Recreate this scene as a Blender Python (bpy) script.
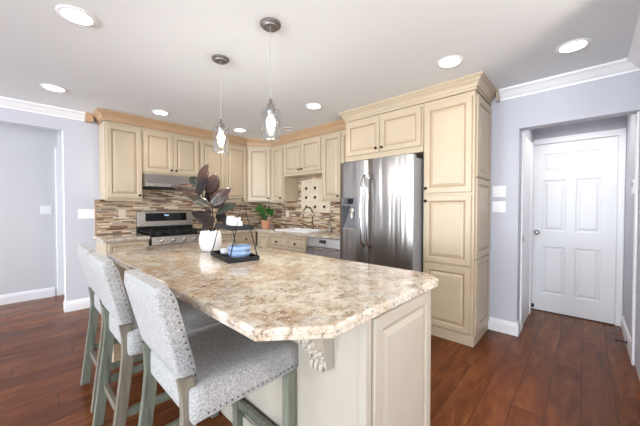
import bpy, bmesh, math, random
from mathutils import Vector, Matrix
S = bpy.context.scene
for o in list(bpy.data.objects): bpy.data.objects.remove(o)
C = S.collection
PI = math.pi

# ------------------------------------------------------------------ camera
cam = bpy.data.objects.new('camera', bpy.data.cameras.new('camera'))
C.objects.link(cam)
cam.location = (0, 0, 1.27)
cam.rotation_euler = (math.radians(90 - 1.12), 0, math.radians(-47))
cam.data.lens = 36 * 284 / 640
cam.data.sensor_width = 36
cam.data.clip_start = 0.02
S.camera = cam
# ------------------------------------------------------------------ world, exposure, daylight
S.view_settings.view_transform = 'Standard'
S.view_settings.look = 'None'
S.view_settings.gamma = 1
S.view_settings.use_curve_mapping = False
S.view_settings.exposure = 0.3
W = bpy.data.worlds.new('sky'); S.world = W; W.use_nodes = True
wb = W.node_tree.nodes['Background']
wb.inputs[0].default_value = (0.75, 0.87, 1.0, 1); wb.inputs[1].default_value = 1.6

def area(name, loc, rot, sx, sy, power, col):
    l = bpy.data.lights.new(name, 'AREA'); l.shape = 'RECTANGLE'; l.size = sx; l.size_y = sy
    l.energy = power; l.color = col
    o = bpy.data.objects.new(name, l); o.location = loc; o.rotation_euler = rot
    C.objects.link(o); return o
COOL = (0.82, 0.91, 1.0); BNC = (0.90, 0.95, 1.0)
# daylight entering by the left windows (facing +X) and the glass doors behind the camera (facing +Y)
for i, yy in enumerate((-2.6, 0.0, 2.6)):
    area('window_daylight', (-6.43, yy, 1.35), (0, -PI/2, 0), 1.7, 1.75, 105, COOL)
    # light thrown up into the room from the bright ground outside
    area('ground_bounce', (-6.40, yy, 1.0), (0, -PI/2-math.radians(52), 0), 1.0, 1.75, 155, BNC)
area('patio_daylight', (-1.6, -4.62, 1.15), (PI/2, 0, 0), 4.3, 2.0, 12, COOL)
area('patio_bounce', (-1.6, -4.60, 0.9), (PI/2+math.radians(50), 0, 0), 4.3, 1.0, 85, BNC)
area('hall_daylight', (-2.2, 5.1, 1.3), (0, -PI/2, math.radians(18)), 1.8, 0.7, 46, (0.92, 0.96, 1.0))

# ------------------------------------------------------------------ materials
def newmat(name):
    m = bpy.data.materials.new(name); m.use_nodes = True
    nt = m.node_tree; b = nt.nodes['Principled BSDF']
    return m, nt, b
def srgb(r, g, b):
    f = lambda c: (c/255/12.92) if c/255 <= 0.04045 else ((c/255+0.055)/1.055)**2.4
    return (f(r), f(g), f(b), 1)
def setin(b, **k):
    names = {'rough': 'Roughness', 'metal': 'Metallic', 'spec': 'Specular IOR Level', 'coat': 'Coat Weight', 'coatr': 'Coat Roughness', 'sheen': 'Sheen Weight'}
    for a, v in k.items(): b.inputs[names[a]].default_value = v
def plain(name, col, rough=0.5, metal=0, bump=0, bscale=40, var=0.0, **k):
    m, nt, b = newmat(name)
    b.inputs['Base Color'].default_value = srgb(*col); setin(b, rough=rough, metal=metal, **k)
    if bump or var:
        tc = nt.nodes.new('ShaderNodeTexCoord'); n = nt.nodes.new('ShaderNodeTexNoise')
        n.inputs['Scale'].default_value = bscale; n.inputs['Detail'].default_value = 3
        nt.links.new(tc.outputs['Object'], n.inputs['Vector'])
        if bump:
            bp = nt.nodes.new('ShaderNodeBump'); bp.inputs['Strength'].default_value = bump; bp.inputs['Distance'].default_value = 0.002
            nt.links.new(n.outputs['Fac'], bp.inputs['Height']); nt.links.new(bp.outputs[0], b.inputs['Normal'])
        if var:
            r = nt.nodes.new('ShaderNodeValToRGB'); c = srgb(*col)
            r.color_ramp.elements[0].position = 0.3; r.color_ramp.elements[1].position = 0.7
            r.color_ramp.elements[0].color = tuple(x*(1-var) for x in c[:3]) + (1,)
            r.color_ramp.elements[1].color = tuple(min(1, x*(1+var)) for x in c[:3]) + (1,)
            nt.links.new(n.outputs['Fac'], r.inputs['Fac']); nt.links.new(r.outputs[0], b.inputs['Base Color'])
    return m
def emis(name, col, strength):
    m, nt, b = newmat(name)
    b.inputs['Base Color'].default_value = srgb(*col)
    b.inputs['Emission Color'].default_value = srgb(*col); b.inputs['Emission Strength'].default_value = strength
    return m
def N(nt, t, **k):
    n = nt.nodes.new(t)
    for a, v in k.items(): setattr(n, a, v)
    return n
def math_(nt, op, a, b=None, c=None):
    n = N(nt, 'ShaderNodeMath', operation=op)
    for i, v in enumerate((a, b, c)):
        if v is None: continue
        if isinstance(v, (int, float)): n.inputs[i].default_value = v
        else: nt.links.new(v, n.inputs[i])
    return n.outputs[0]
def ramp(nt, fac, stops, interp='LINEAR'):
    r = N(nt, 'ShaderNodeValToRGB'); cr = r.color_ramp; cr.interpolation = interp
    while len(cr.elements) < len(stops): cr.elements.new(0.5)
    for e, (p, c) in zip(cr.elements, stops): e.position = p; e.color = srgb(*c)
    nt.links.new(fac, r.inputs['Fac']); return r.outputs[0]
def mixc(nt, fac, a, b, mode='MIX'):
    n = N(nt, 'ShaderNodeMix', data_type='RGBA', blend_type=mode)
    if isinstance(fac, (int, float)): n.inputs[0].default_value = fac
    else: nt.links.new(fac, n.inputs[0])
    for i, v in ((6, a), (7, b)):
        if isinstance(v, tuple): n.inputs[i].default_value = v
        else: nt.links.new(v, n.inputs[i])
    return n.outputs[2]
def noise(nt, vec, scale, detail=4, rough=0.55, dist=0.0):
    n = N(nt, 'ShaderNodeTexNoise'); n.inputs['Scale'].default_value = scale
    n.inputs['Detail'].default_value = detail; n.inputs['Roughness'].default_value = rough; n.inputs['Distortion'].default_value = dist
    nt.links.new(vec, n.inputs['Vector']); return n.outputs['Fac']
def strips(nt, u, v, hv, lu, seed=0.0):
    """rows of height hv along v, bricks of about lu along u; returns random value, gap mask, id vector"""
    row = math_(nt, 'FLOOR', math_(nt, 'DIVIDE', v, hv))
    w1 = N(nt, 'ShaderNodeTexWhiteNoise', noise_dimensions='1D'); nt.links.new(math_(nt, 'ADD', row, seed), w1.inputs['W'])
    length = math_(nt, 'MULTIPLY_ADD', w1.outputs['Value'], lu*0.7, lu*0.65)
    w2 = N(nt, 'ShaderNodeTexWhiteNoise', noise_dimensions='1D'); nt.links.new(math_(nt, 'ADD', row, seed+37.3), w2.inputs['W'])
    uu = math_(nt, 'DIVIDE', math_(nt, 'ADD', u, math_(nt, 'MULTIPLY', w2.outputs['Value'], 5.0)), length)
    col = math_(nt, 'FLOOR', uu)
    cv = N(nt, 'ShaderNodeCombineXYZ'); nt.links.new(col, cv.inputs[0]); nt.links.new(row, cv.inputs[1]); cv.inputs[2].default_value = seed
    wn = N(nt, 'ShaderNodeTexWhiteNoise', noise_dimensions='3D'); nt.links.new(cv.outputs[0], wn.inputs['Vector'])
    fu = math_(nt, 'MULTIPLY', math_(nt, 'FRACT', uu), length)
    fv = math_(nt, 'MULTIPLY', math_(nt, 'FRACT', math_(nt, 'DIVIDE', v, hv)), hv)
    return wn, fu, fv, length
def xyz(nt):
    tc = N(nt, 'ShaderNodeTexCoord'); s = N(nt, 'ShaderNodeSeparateXYZ'); nt.links.new(tc.outputs['Object'], s.inputs[0])
    return tc.outputs['Object'], s.outputs

M = {}
M['wall'] = plain('wall_paint', (196, 197, 205), 0.75, bump=0.12, bscale=150)
M['hallwall'] = plain('hall_wall_paint', (208, 208, 210), 0.75, bump=0.12, bscale=150)
M['ceiling'] = plain('ceiling_paint', (230, 234, 237), 0.9, bump=0.2, bscale=120)
M['white'] = plain('white_trim', (238, 238, 240), 0.35)
M['doorwhite'] = plain('white_door_paint', (232, 232, 234), 0.4)
M['plate'] = plain('white_plastic', (240, 240, 242), 0.3)
M['tanplate'] = plain('ivory_plastic', (222, 206, 184), 0.35)
M['cream'] = plain('cream_paint', (188, 171, 146), 0.38, var=0.03, bscale=6)
M['glaze'] = plain('cream_glaze', (166, 142, 115), 0.45)
M['crown'] = plain('cream_molding_paint', (182, 150, 116), 0.42, var=0.04, bscale=5)
M['island'] = plain('island_paint', (178, 170, 156), 0.4, var=0.02, bscale=6)
M['bronze'] = plain('dark_bronze', (52, 42, 36), 0.35, 0.8)
M['black'] = plain('black_enamel', (18, 18, 20), 0.25)
M['blackglass'] = plain('black_glass', (14, 14, 17), 0.06)
M['iron'] = plain('cast_iron', (24, 24, 25), 0.6)
M['frame'] = plain('black_metal', (28, 29, 32), 0.45, 0.4)
M['nickel'] = plain('brushed_nickel', (176, 172, 166), 0.28, 1.0)
M['faucetmetal'] = plain('satin_nickel', (160, 148, 134), 0.25, 1.0)
M['pewter'] = plain('pewter', (128, 124, 120), 0.42, 0.5)
M['chrome'] = plain('chrome', (205, 205, 208), 0.12, 1.0)
M['porcelain'] = plain('white_porcelain', (244, 244, 246), 0.18)
M['blue'] = plain('blue_glaze', (152, 180, 212), 0.3)
M['terracotta'] = plain('terracotta', (196, 138, 106), 0.7, var=0.08, bscale=20)
M['soil'] = plain('soil', (70, 56, 44), 0.95, bump=0.8, bscale=90, var=0.3)
M['green'] = plain('green_leaf', (52, 104, 40), 0.35, var=0.25, bscale=25)
M['bowlwood'] = plain('light_wood', (190, 150, 108), 0.5, var=0.12, bscale=18)
M['nail'] = plain('nailhead_metal', (88, 92, 100), 0.35, 0.9)
M['socket'] = plain('socket_metal', (150, 146, 140), 0.3, 0.9)
M['cord'] = plain('clear_grey_cord', (178, 174, 170), 0.4)
M['lamp'] = emis('downlight_diffuser', (255, 250, 242), 9)
M['bulb'] = emis('warm_bulb', (255, 240, 216), 7)
M['rubber'] = plain('rubber', (40, 38, 38), 0.8)
M['sky_grey'] = plain('vent_white', (222, 222, 222), 0.6)
M['display'] = plain('dispenser_dark', (50, 50, 54), 0.25)
M['dispenser'] = plain('dispenser_grey', (120, 120, 124), 0.4, 0.6)
M['figure'] = emis('clock_digits', (150, 190, 220), 0.7)

def stainless(name, col, vertical=True, wave=0.35, rough=0.2):
    m, nt, b = newmat(name); setin(b, metal=1.0, rough=rough); b.inputs['Base Color'].default_value = srgb(*col)
    v, s = xyz(nt); mp = N(nt, 'ShaderNodeMapping'); nt.links.new(v, mp.inputs[0])
    mp.inputs['Scale'].default_value = (6.5, 6.5, 0.45) if vertical else (1.2, 1.2, 6)
    n = noise(nt, mp.outputs[0], 1.0, 2)
    mp2 = N(nt, 'ShaderNodeMapping'); nt.links.new(v, mp2.inputs[0]); mp2.inputs['Scale'].default_value = (900, 900, 6) if not vertical else (500, 500, 4)
    n2 = noise(nt, mp2.outputs[0], 1.0, 2)
    bp = N(nt, 'ShaderNodeBump'); bp.inputs['Strength'].default_value = wave; bp.inputs['Distance'].default_value = 0.03
    nt.links.new(n, bp.inputs['Height'])
    nt.links.new(bp.outputs[0], b.inputs['Normal'])
    nt.links.new(math_(nt, 'MULTIPLY_ADD', n2, 0.12, rough-0.05), b.inputs['Roughness'])
    return m
M['steel'] = stainless('fridge_steel', (154, 150, 146), True, 0.7, 0.29)
M['steelh'] = stainless('range_steel', (172, 169, 166), False, 0.1, 0.26)
M['fridgeside'] = plain('fridge_side_grey', (150, 152, 156), 0.45)

def make_glass():
    m, nt, b = newmat('clear_glass')
    out = nt.nodes['Material Output']
    tr = N(nt, 'ShaderNodeBsdfTransparent'); gl = N(nt, 'ShaderNodeBsdfGlossy'); gl.inputs['Roughness'].default_value = 0.03
    tr.inputs[0].default_value = (0.96, 0.97, 0.98, 1)
    lw = N(nt, 'ShaderNodeLayerWeight'); lw.inputs[0].default_value = 0.35
    v, s = xyz(nt)
    sd = N(nt, 'ShaderNodeTexVoronoi'); sd.inputs['Scale'].default_value = 70; nt.links.new(v, sd.inputs['Vector'])
    seed = math_(nt, 'LESS_THAN', sd.outputs['Distance'], 0.07)
    fac = math_(nt, 'ADD', math_(nt, 'MULTIPLY_ADD', lw.outputs['Facing'], 0.42, 0.04), math_(nt, 'MULTIPLY', seed, 0.25))
    mx = N(nt, 'ShaderNodeMixShader'); nt.links.new(fac, mx.inputs[0]); nt.links.new(tr.outputs[0], mx.inputs[1]); nt.links.new(gl.outputs[0], mx.inputs[2])
    nt.links.new(mx.outputs[0], out.inputs['Surface'])
    return m
M['glass'] = make_glass()

def make_floor():
    m, nt, b = newmat('hardwood'); v, s = xyz(nt)
    wn, fu, fv, ln = strips(nt, s[0], s[1], 0.163, 1.25, 3.0)
    mp = N(nt, 'ShaderNodeMapping'); nt.links.new(v, mp.inputs[0]); mp.inputs['Scale'].default_value = (1.8, 9, 1)
    off = N(nt, 'ShaderNodeVectorMath', operation='ADD'); nt.links.new(mp.outputs[0], off.inputs[0])
    sc = N(nt, 'ShaderNodeVectorMath', operation='SCALE'); sc.inputs['Scale'].default_value = 30; nt.links.new(wn.outputs['Color'], sc.inputs[0]); nt.links.new(sc.outputs[0], off.inputs[1])
    g = noise(nt, off.outputs[0], 1.3, 6, 0.62, 1.2)
    g2 = noise(nt, off.outputs[0], 5.0, 4, 0.6, 0.5)
    col = ramp(nt, g, [(0.25, (90, 50, 28)), (0.45, (118, 68, 39)), (0.6, (136, 81, 47)), (0.8, (162, 104, 64))])
    col = mixc(nt, math_(nt, 'MULTIPLY', g2, 0.45), col, srgb(72, 40, 24))
    tint = ramp(nt, wn.outputs['Value'], [(0, (214, 206, 200)), (0.5, (236, 230, 224)), (1, (255, 250, 240))])
    col = mixc(nt, 1.0, col, tint, 'MULTIPLY')
    e1 = math_(nt, 'LESS_THAN', fv, 0.0028); e2 = math_(nt, 'LESS_THAN', fu, 0.0028)
    gap = math_(nt, 'MAXIMUM', e1, e2)
    col = mixc(nt, gap, col, srgb(58, 30, 20))
    nt.links.new(col, b.inputs['Base Color'])
    bp = N(nt, 'ShaderNodeBump'); bp.inputs['Strength'].default_value = 0.35; bp.inputs['Distance'].default_value = 0.003
    nt.links.new(math_(nt, 'SUBTRACT', math_(nt, 'MULTIPLY', g, 0.6), gap), bp.inputs['Height']); nt.links.new(bp.outputs[0], b.inputs['Normal'])
    setin(b, spec=0.15); nt.links.new(math_(nt, 'MULTIPLY_ADD', g2, 0.14, 0.16), b.inputs['Roughness'])
    return m
M['floor'] = make_floor()

def make_mosaic(name, axis):
    m, nt, b = newmat(name); v, s = xyz(nt)
    wn, fu, fv, ln = strips(nt, s[axis], s[2], 0.019, 0.15, 11.0 + axis)
    cols = [(0.0, (104, 78, 60)), (0.10, (188, 164, 136)), (0.25, (120, 92, 74)), (0.36, (206, 188, 160)), (0.5, (146, 112, 86)), (0.6, (222, 208, 186)), (0.72, (124, 104, 92)), (0.80, (190, 166, 136)), (0.92, (160, 150, 142))]
    col = ramp(nt, wn.outputs['Value'], cols, 'CONSTANT')
    n = noise(nt, v, 60, 3); col = mixc(nt, 0.25, col, ramp(nt, n, [(0.3, (110, 84, 66)), (0.7, (226, 210, 190))]), 'SOFT_LIGHT')
    gap = math_(nt, 'MAXIMUM', math_(nt, 'LESS_THAN', fv, 0.0016), math_(nt, 'LESS_THAN', fu, 0.002))
    col = mixc(nt, gap, col, srgb(178, 162, 142)); nt.links.new(col, b.inputs['Base Color'])
    sep = N(nt, 'ShaderNodeSeparateColor'); nt.links.new(wn.outputs['Color'], sep.inputs[0])
    nt.links.new(math_(nt, 'MULTIPLY_ADD', sep.outputs[1], 0.45, 0.08), b.inputs['Roughness'])
    bp = N(nt, 'ShaderNodeBump'); bp.inputs['Strength'].default_value = 0.6; bp.inputs['Distance'].default_value = 0.002
    nt.links.new(math_(nt, 'SUBTRACT', sep.outputs[2], gap), bp.inputs['Height']); nt.links.new(bp.outputs[0], b.inputs['Normal'])
    return m
M['mosaic_x'] = make_mosaic('mosaic_stove_wall', 0)
M['mosaic_y'] = make_mosaic('mosaic_sink_wall', 1)

def make_granite():
    m, nt, b = newmat('granite'); v, s = xyz(nt)
    def mask(scale, lo, hi, det=6, rg=0.65, ds=0.8):
        r = N(nt, 'ShaderNodeMapRange'); r.inputs[1].default_value = lo; r.inputs[2].default_value = hi
        nt.links.new(noise(nt, v, scale, det, rg, ds), r.inputs[0]); return r.outputs[0]
    col = ramp(nt, noise(nt, v, 16, 7, 0.7, 0.6), [(0.32, (142, 124, 104)), (0.43, (186, 172, 152)), (0.54, (208, 198, 182)), (0.66, (218, 213, 203))])
    # drifts of gold brown
    gold = ramp(nt, noise(nt, v, 30, 6, 0.7, 0.6), [(0.35, (128, 88, 54)), (0.5, (172, 136, 96)), (0.65, (206, 182, 148))])
    col = mixc(nt, math_(nt, 'MULTIPLY', mask(2.2, 0.47, 0.66, 5, 0.65, 1.0), 0.8), col, gold)
    # pale grey quartz clouds
    col = mixc(nt, math_(nt, 'MULTIPLY', mask(7, 0.54, 0.64, 5, 0.65, 1.5), 0.65), col, srgb(196, 192, 186))
    # brown clots
    col = mixc(nt, math_(nt, 'MULTIPLY', math_(nt, 'MULTIPLY', mask(30, 0.53, 0.60, 7, 0.75, 0.8), mask(5, 0.40, 0.58, 4, 0.6, 0.5)), 0.9), col, srgb(120, 84, 54))
    # fine dark grains
    col = mixc(nt, math_(nt, 'MULTIPLY', mask(60, 0.57, 0.63, 4, 0.7, 0.3), 0.8), col, srgb(104, 96, 92))
    col = mixc(nt, math_(nt, 'MULTIPLY', mask(55, 0.62, 0.68, 3, 0.6, 0.0), 0.7), col, srgb(238, 234, 226))
    nt.links.new(col, b.inputs['Base Color']); setin(b, rough=0.08, spec=0.5)
    return m
M['granite'] = make_granite()

def make_fabric():
    m, nt, b = newmat('tweed_fabric'); v, s = xyz(nt)
    a = noise(nt, v, 160, 3, 0.7); c = noise(nt, v, 420, 2)
    f = math_(nt, 'ADD', math_(nt, 'MULTIPLY', a, 0.6), math_(nt, 'MULTIPLY', c, 0.4))
    nt.links.new(ramp(nt, f, [(0.36, (118, 117, 116)), (0.5, (162, 161, 159)), (0.62, (196, 195, 193))]), b.inputs['Base Color'])
    bp = N(nt, 'ShaderNodeBump'); bp.inputs['Strength'].default_value = 0.5; bp.inputs['Distance'].default_value = 0.002
    nt.links.new(f, bp.inputs['Height']); nt.links.new(bp.outputs[0], b.inputs['Normal']); setin(b, rough=0.9, sheen=0.2)
    return m
M['fabric'] = make_fabric()
def make_wood(name, c0, c1, c2, rough=0.5, sc=(14, 14, 1.5)):
    m, nt, b = newmat(name); v, s = xyz(nt); mp = N(nt, 'ShaderNodeMapping'); nt.links.new(v, mp.inputs[0]); mp.inputs['Scale'].default_value = sc
    g = noise(nt, mp.outputs[0], 2.0, 6, 0.65, 0.8)
    nt.links.new(ramp(nt, g, [(0.3, c0), (0.5, c1), (0.72, c2)]), b.inputs['Base Color']); setin(b, rough=rough)
    return m
M['legwood'] = make_wood('grey_green_wood', (84, 88, 76), (110, 114, 99), (132, 134, 118))
M['legbrown'] = make_wood('weathered_brown_wood', (98, 90, 78), (120, 112, 98), (140, 132, 118))
M['tanwood'] = make_wood('tan_panel_wood', (176, 150, 120), (196, 172, 142), (212, 190, 162), 0.5, (26, 26, 1.2))
def make_leaf():
    m, nt, b = newmat('variegated_leaf'); v, s = xyz(nt)
    n = noise(nt, v, 22, 5, 0.65, 1.2); n2 = noise(nt, v, 7, 3)
    a = ramp(nt, n, [(0.38, (30, 28, 25)), (0.5, (50, 48, 42)), (0.6, (74, 72, 62)), (0.72, (124, 120, 108))])
    c = ramp(nt, n, [(0.38, (38, 24, 21)), (0.52, (62, 40, 34)), (0.68, (98, 74, 62))])
    nt.links.new(mixc(nt, ramp(nt, n2, [(0.42, (0, 0, 0)), (0.58, (255, 255, 255))]), a, c), b.inputs['Base Color']); setin(b, rough=0.3)
    return m
M['leaf'] = make_leaf()
M['leafdark'] = plain('burgundy_leaf', (34, 25, 22), 0.45, spec=0.25, var=0.3, bscale=18)
M['leafred'] = plain('bronze_leaf', (40, 24, 19), 0.5, spec=0.25, var=0.3, bscale=18)
M['leafgrey'] = plain('grey_green_leaf', (48, 54, 46), 0.3, spec=0.25, var=0.3, bscale=20)

# ------------------------------------------------------------------ mesh helpers
def B(): return bmesh.new()
def box(bm, x0, x1, y0, y1, z0, z1, mi=0):
    vs = [bm.verts.new(p) for p in ((x0,y0,z0),(x1,y0,z0),(x1,y1,z0),(x0,y1,z0),(x0,y0,z1),(x1,y0,z1),(x1,y1,z1),(x0,y1,z1))]
    fs = []
    for f in ((3,2,1,0),(4,5,6,7),(0,1,5,4),(1,2,6,5),(2,3,7,6),(3,0,4,7)):
        fc = bm.faces.new([vs[i] for i in f]); fc.material_index = mi; fs.append(fc)
    return vs
def hexa(bm, pts):
    vs = [bm.verts.new(p) for p in pts]
    for f in ((3,2,1,0),(4,5,6,7),(0,1,5,4),(1,2,6,5),(2,3,7,6),(3,0,4,7)): bm.faces.new([vs[i] for i in f])
def prism(bm, pts, z0, z1):
    a = [bm.verts.new((x, y, z0)) for x, y in pts]; b = [bm.verts.new((x, y, z1)) for x, y in pts]
    bm.faces.new(a[::-1]); bm.faces.new(b); n = len(pts)
    for i in range(n): bm.faces.new((a[i], a[(i+1) % n], b[(i+1) % n], b[i]))
def frame_of(d):
    d = Vector(d).normalized(); up = Vector((0, 0, 1)) if abs(d.z) < 0.95 else Vector((1, 0, 0))
    a = d.cross(up).normalized(); return a, a.cross(d).normalized()
def tube(bm, pts, r, n=10, cap=True):
    pts = [Vector(p) for p in pts]; rings = []; ref = None
    for i, p in enumerate(pts):
        d = (pts[min(i+1, len(pts)-1)] - pts[max(i-1, 0)]).normalized()
        if ref is None: a, b = frame_of(d)
        else:
            a = (ref - d * ref.dot(d)).normalized(); b = a.cross(d)
        ref = a; rr = r[i] if isinstance(r, (list, tuple)) else r
        rings.append([bm.verts.new(p + (a*math.cos(t) + b*math.sin(t))*rr) for t in (2*PI*k/n for k in range(n))])
    for q in range(len(rings)-1):
        for k in range(n): bm.faces.new((rings[q][k], rings[q][(k+1) % n], rings[q+1][(k+1) % n], rings[q+1][k]))
    if cap: bm.faces.new(rings[0][::-1]); bm.faces.new(rings[-1])
def lathe(bm, prof, c=(0,0,0), n=28, axis='z', cap=True):
    rings = []
    for r, h in prof:
        ring = []
        for k in range(n):
            t = 2*PI*k/n; u, v = r*math.cos(t), r*math.sin(t)
            p = (u, v, h) if axis == 'z' else ((h, u, v) if axis == 'x' else (u, h, v))
            ring.append(bm.verts.new((c[0]+p[0], c[1]+p[1], c[2]+p[2])))
        rings.append(ring)
    for q in range(len(rings)-1):
        for k in range(n): bm.faces.new((rings[q][k], rings[q][(k+1) % n], rings[q+1][(k+1) % n], rings[q+1][k]))
    if cap: bm.faces.new(rings[0][::-1]); bm.faces.new(rings[-1])
def ball(bm, c, r, sx=1, sy=1, sz=1, u=16, v=10):
    m = Matrix.Translation(c) @ Matrix.Diagonal((r*sx, r*sy, r*sz, 1))
    bmesh.ops.create_uvsphere(bm, u_segments=u, v_segments=v, radius=1, matrix=m)
def sweep(bm, path, prof, side=1):
    """profile (out, z) carried along a 2D path with mitred corners; out is to the left of travel for side=1"""
    P = [Vector(p) for p in path]; rings = []
    for i, p in enumerate(P):
        ds = []
        if i > 0: ds.append((P[i]-P[i-1]).normalized())
        if i < len(P)-1: ds.append((P[i+1]-P[i]).normalized())
        ns = [Vector((-d.y, d.x))*side for d in ds]
        if len(ns) == 2:
            m = (ns[0]+ns[1]); m = m / m.length_squared * 2
        else: m = ns[0]
        rings.append([bm.verts.new((p.x+m.x*o, p.y+m.y*o, z)) for o, z in prof])
    n = len(prof)
    for q in range(len(rings)-1):
        for k in range(n): bm.faces.new((rings[q][k], rings[q][(k+1) % n], rings[q+1][(k+1) % n], rings[q+1][k]))
    bm.faces.new(rings[0][::-1]); bm.faces.new(rings[-1])
def raised(bm, x0, x1, z0, z1, y=0.0, t=0.022, fw=0.055, groove=True):
    """raised panel door or drawer front, front towards -y"""
    fw = min(fw, (x1-x0)*0.26, (z1-z0)*0.26); k = fw/0.055
    L = [(0, y), (0, y-t+0.004), (0.004, y-t), (fw-0.009*k, y-t), (fw, y-t+0.005), (fw+0.004*k, y-t+0.012), (fw+0.012*k, y-t+0.012), (fw+0.034*k, y-t+0.003)]
    if not groove: L = L[:4]
    loops = []
    for ins, yy in L:
        loops.append([bm.verts.new(p) for p in ((x0+ins, yy, z0+ins), (x1-ins, yy, z0+ins), (x1-ins, yy, z1-ins), (x0+ins, yy, z1-ins))])
    bm.faces.new(loops[0][::-1])
    for q in range(len(loops)-1):
        for i in range(4):
            f = bm.faces.new((loops[q][i], loops[q][(i+1) % 4], loops[q+1][(i+1) % 4], loops[q+1][i]))
            if q in (4, 5): f.material_index = 1
    bm.faces.new(loops[-1])
def obj(name, bm, mats, parent=None, loc=None, rotz=0, smooth=False, bevel=0, bseg=2, subsurf=0):
    bmesh.ops.recalc_face_normals(bm, faces=bm.faces[:])
    me = bpy.data.meshes.new(name); bm.to_mesh(me); bm.free()
    for m in (mats if isinstance(mats, (list, tuple)) else [mats]): me.materials.append(m)
    if smooth:
        for p in me.polygons: p.use_smooth = True
    o = bpy.data.objects.new(name, me); C.objects.link(o)
    if parent: o.parent = parent
    if loc: o.location = loc
    if rotz: o.rotation_euler.z = rotz
    if bevel:
        b = o.modifiers.new('bevel', 'BEVEL'); b.width = bevel; b.segments = bseg; b.limit_method = 'ANGLE'; b.angle_limit = 0.6
    if subsurf:
        s = o.modifiers.new('sub', 'SUBSURF'); s.levels = subsurf; s.render_levels = subsurf
    if smooth == 'auto':
        e = o.modifiers.new('split', 'EDGE_SPLIT'); e.split_angle = 0.7
    return o
def tag(o, label, cat, group=None):
    o['label'] = label; o['category'] = cat
    if group: o['group'] = group
    return o
def thing(name, label, cat, loc=(0,0,0), rotz=0, group=None):
    o = bpy.data.objects.new(name, None); o.empty_display_size = 0.1; C.objects.link(o); o.location = loc; o.rotation_euler.z = rotz
    return tag(o, label, cat, group)
def struct(name, bm, m, **k):
    o = obj(name, bm, m, **k); o['kind'] = 'structure'; return o
def simple(name, bm, m, label, cat, group=None, **k):
    return tag(obj(name, bm, m, **k), label, cat, group)
def copy_tree(o, parent=None):
    c = o.copy(); C.objects.link(c)
    if parent: c.parent = parent
    for ch in list(o.children): copy_tree(ch, c)
    return c

# ------------------------------------------------------------------ room shell
CE = 2.44
YW = 4.59      # stove wall
XW = 3.365     # fridge wall
XL, YB = -6.5, -4.7
bm = B(); box(bm, XL-0.15, 4.6, YB-0.15, 5.7, -0.1, 0); struct('floor', bm, M['floor'])
bm = B(); box(bm, XL-0.15, 4.6, YB-0.15, 5.7, CE, CE+0.1); struct('ceiling', bm, M['ceiling'])
JX = 0.405
bm = B(); box(bm, JX, XW, YW, YW+0.12, 0, CE); box(bm, -0.95, JX, YW, YW+0.12, 2.2, CE); box(bm, XL, -0.95, YW, YW+0.12, 0, CE); struct('wall_back', bm, M['wall'])
bm = B(); box(bm, XL, 1.6, 5.55, 5.67, 0, CE); struct('wall_hall', bm, M['hallwall'])
bm = B(); box(bm, 1.5, 1.6, YW+0.12, 5.55, 0, CE); struct('wall_hall_end', bm, M['hallwall'])
OPL, YS = 0.478, -0.31
bm = B(); box(bm, XW, XW+0.12, OPL, YW+0.12, 0, CE); box(bm, XW, XW+0.12, YS, OPL, 2.04, CE); struct('wall_right', bm, M['wall'])
bm = B(); box(bm, 1.9, 4.54, YS-0.12, YS, 0, CE); struct('wall_side', bm, M['wall'])
bm = B(); box(bm, XW+0.12, 4.54, OPL, OPL+0.12, 0, CE); struct('wall_alcove', bm, M['wall'])
bm = B(); box(bm, 4.42, 4.54, YS, OPL, 0, CE); struct('wall_door', bm, M['wall'])
bm = B(); box(bm, 1.9, 2.02, YB, YS-0.12, 0, CE); struct('wall_corner', bm, M['wall'])
# left wall with three windows
WY = (-2.6, 0.0, 2.6); WH = 0.92
bm = B()
box(bm, XL-0.12, XL, YB, 5.67, 0, 0.45); box(bm, XL-0.12, XL, YB, 5.67, 2.25, CE)
ys = [YB] + [q for c in WY for q in (c-WH, c+WH)] + [5.67]
for i in range(0, len(ys), 2): box(bm, XL-0.12, XL, ys[i], ys[i+1], 0.45, 2.25)
struct('wall_left', bm, M['wall'])
def window(name, parts):
    f = B()
    for q in parts[0]: box(f, *q)
    o = struct(name, f, M['white'])
    g = B(); box(g, *parts[1]); obj('pane', g, M['glass'], o)
for i, c in enumerate(WY):
    x0, x1 = XL-0.08, XL-0.02
    window('window_%d' % (i+1), ([(x0, x1, c-WH, c-WH+0.06, 0.45, 2.25), (x0, x1, c+WH-0.06, c+WH, 0.45, 2.25), (x0, x1, c-WH+0.06, c+WH-0.06, 0.45, 0.51), (x0, x1, c-WH+0.06, c+WH-0.06, 2.19, 2.25), (x0, x1, c-0.02, c+0.02, 0.51, 2.19)], (XL-0.055, XL-0.05, c-WH+0.06, c+WH-0.06, 0.51, 2.19)))
bm = B(); box(bm, XL, -3.85, YB-0.12, YB, 0, CE); box(bm, 0.65, 2.02, YB-0.12, YB, 0, CE); box(bm, -3.85, 0.65, YB-0.12, YB, 2.2, CE); struct('wall_front', bm, M['wall'])
y0, y1 = YB-0.1, YB-0.03
window('window_4', ([(-3.85, -3.78, y0, y1, 0, 2.2), (0.58, 0.65, y0, y1, 0, 2.2), (-3.78, 0.58, y0, y1, 2.13, 2.2), (-3.78, 0.58, y0, y1, 0, 0.08), (-1.64, -1.56, y0, y1, 0.08, 2.13)], (-3.78, 0.58, YB-0.07, YB-0.065, 0.08, 2.13)))

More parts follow.
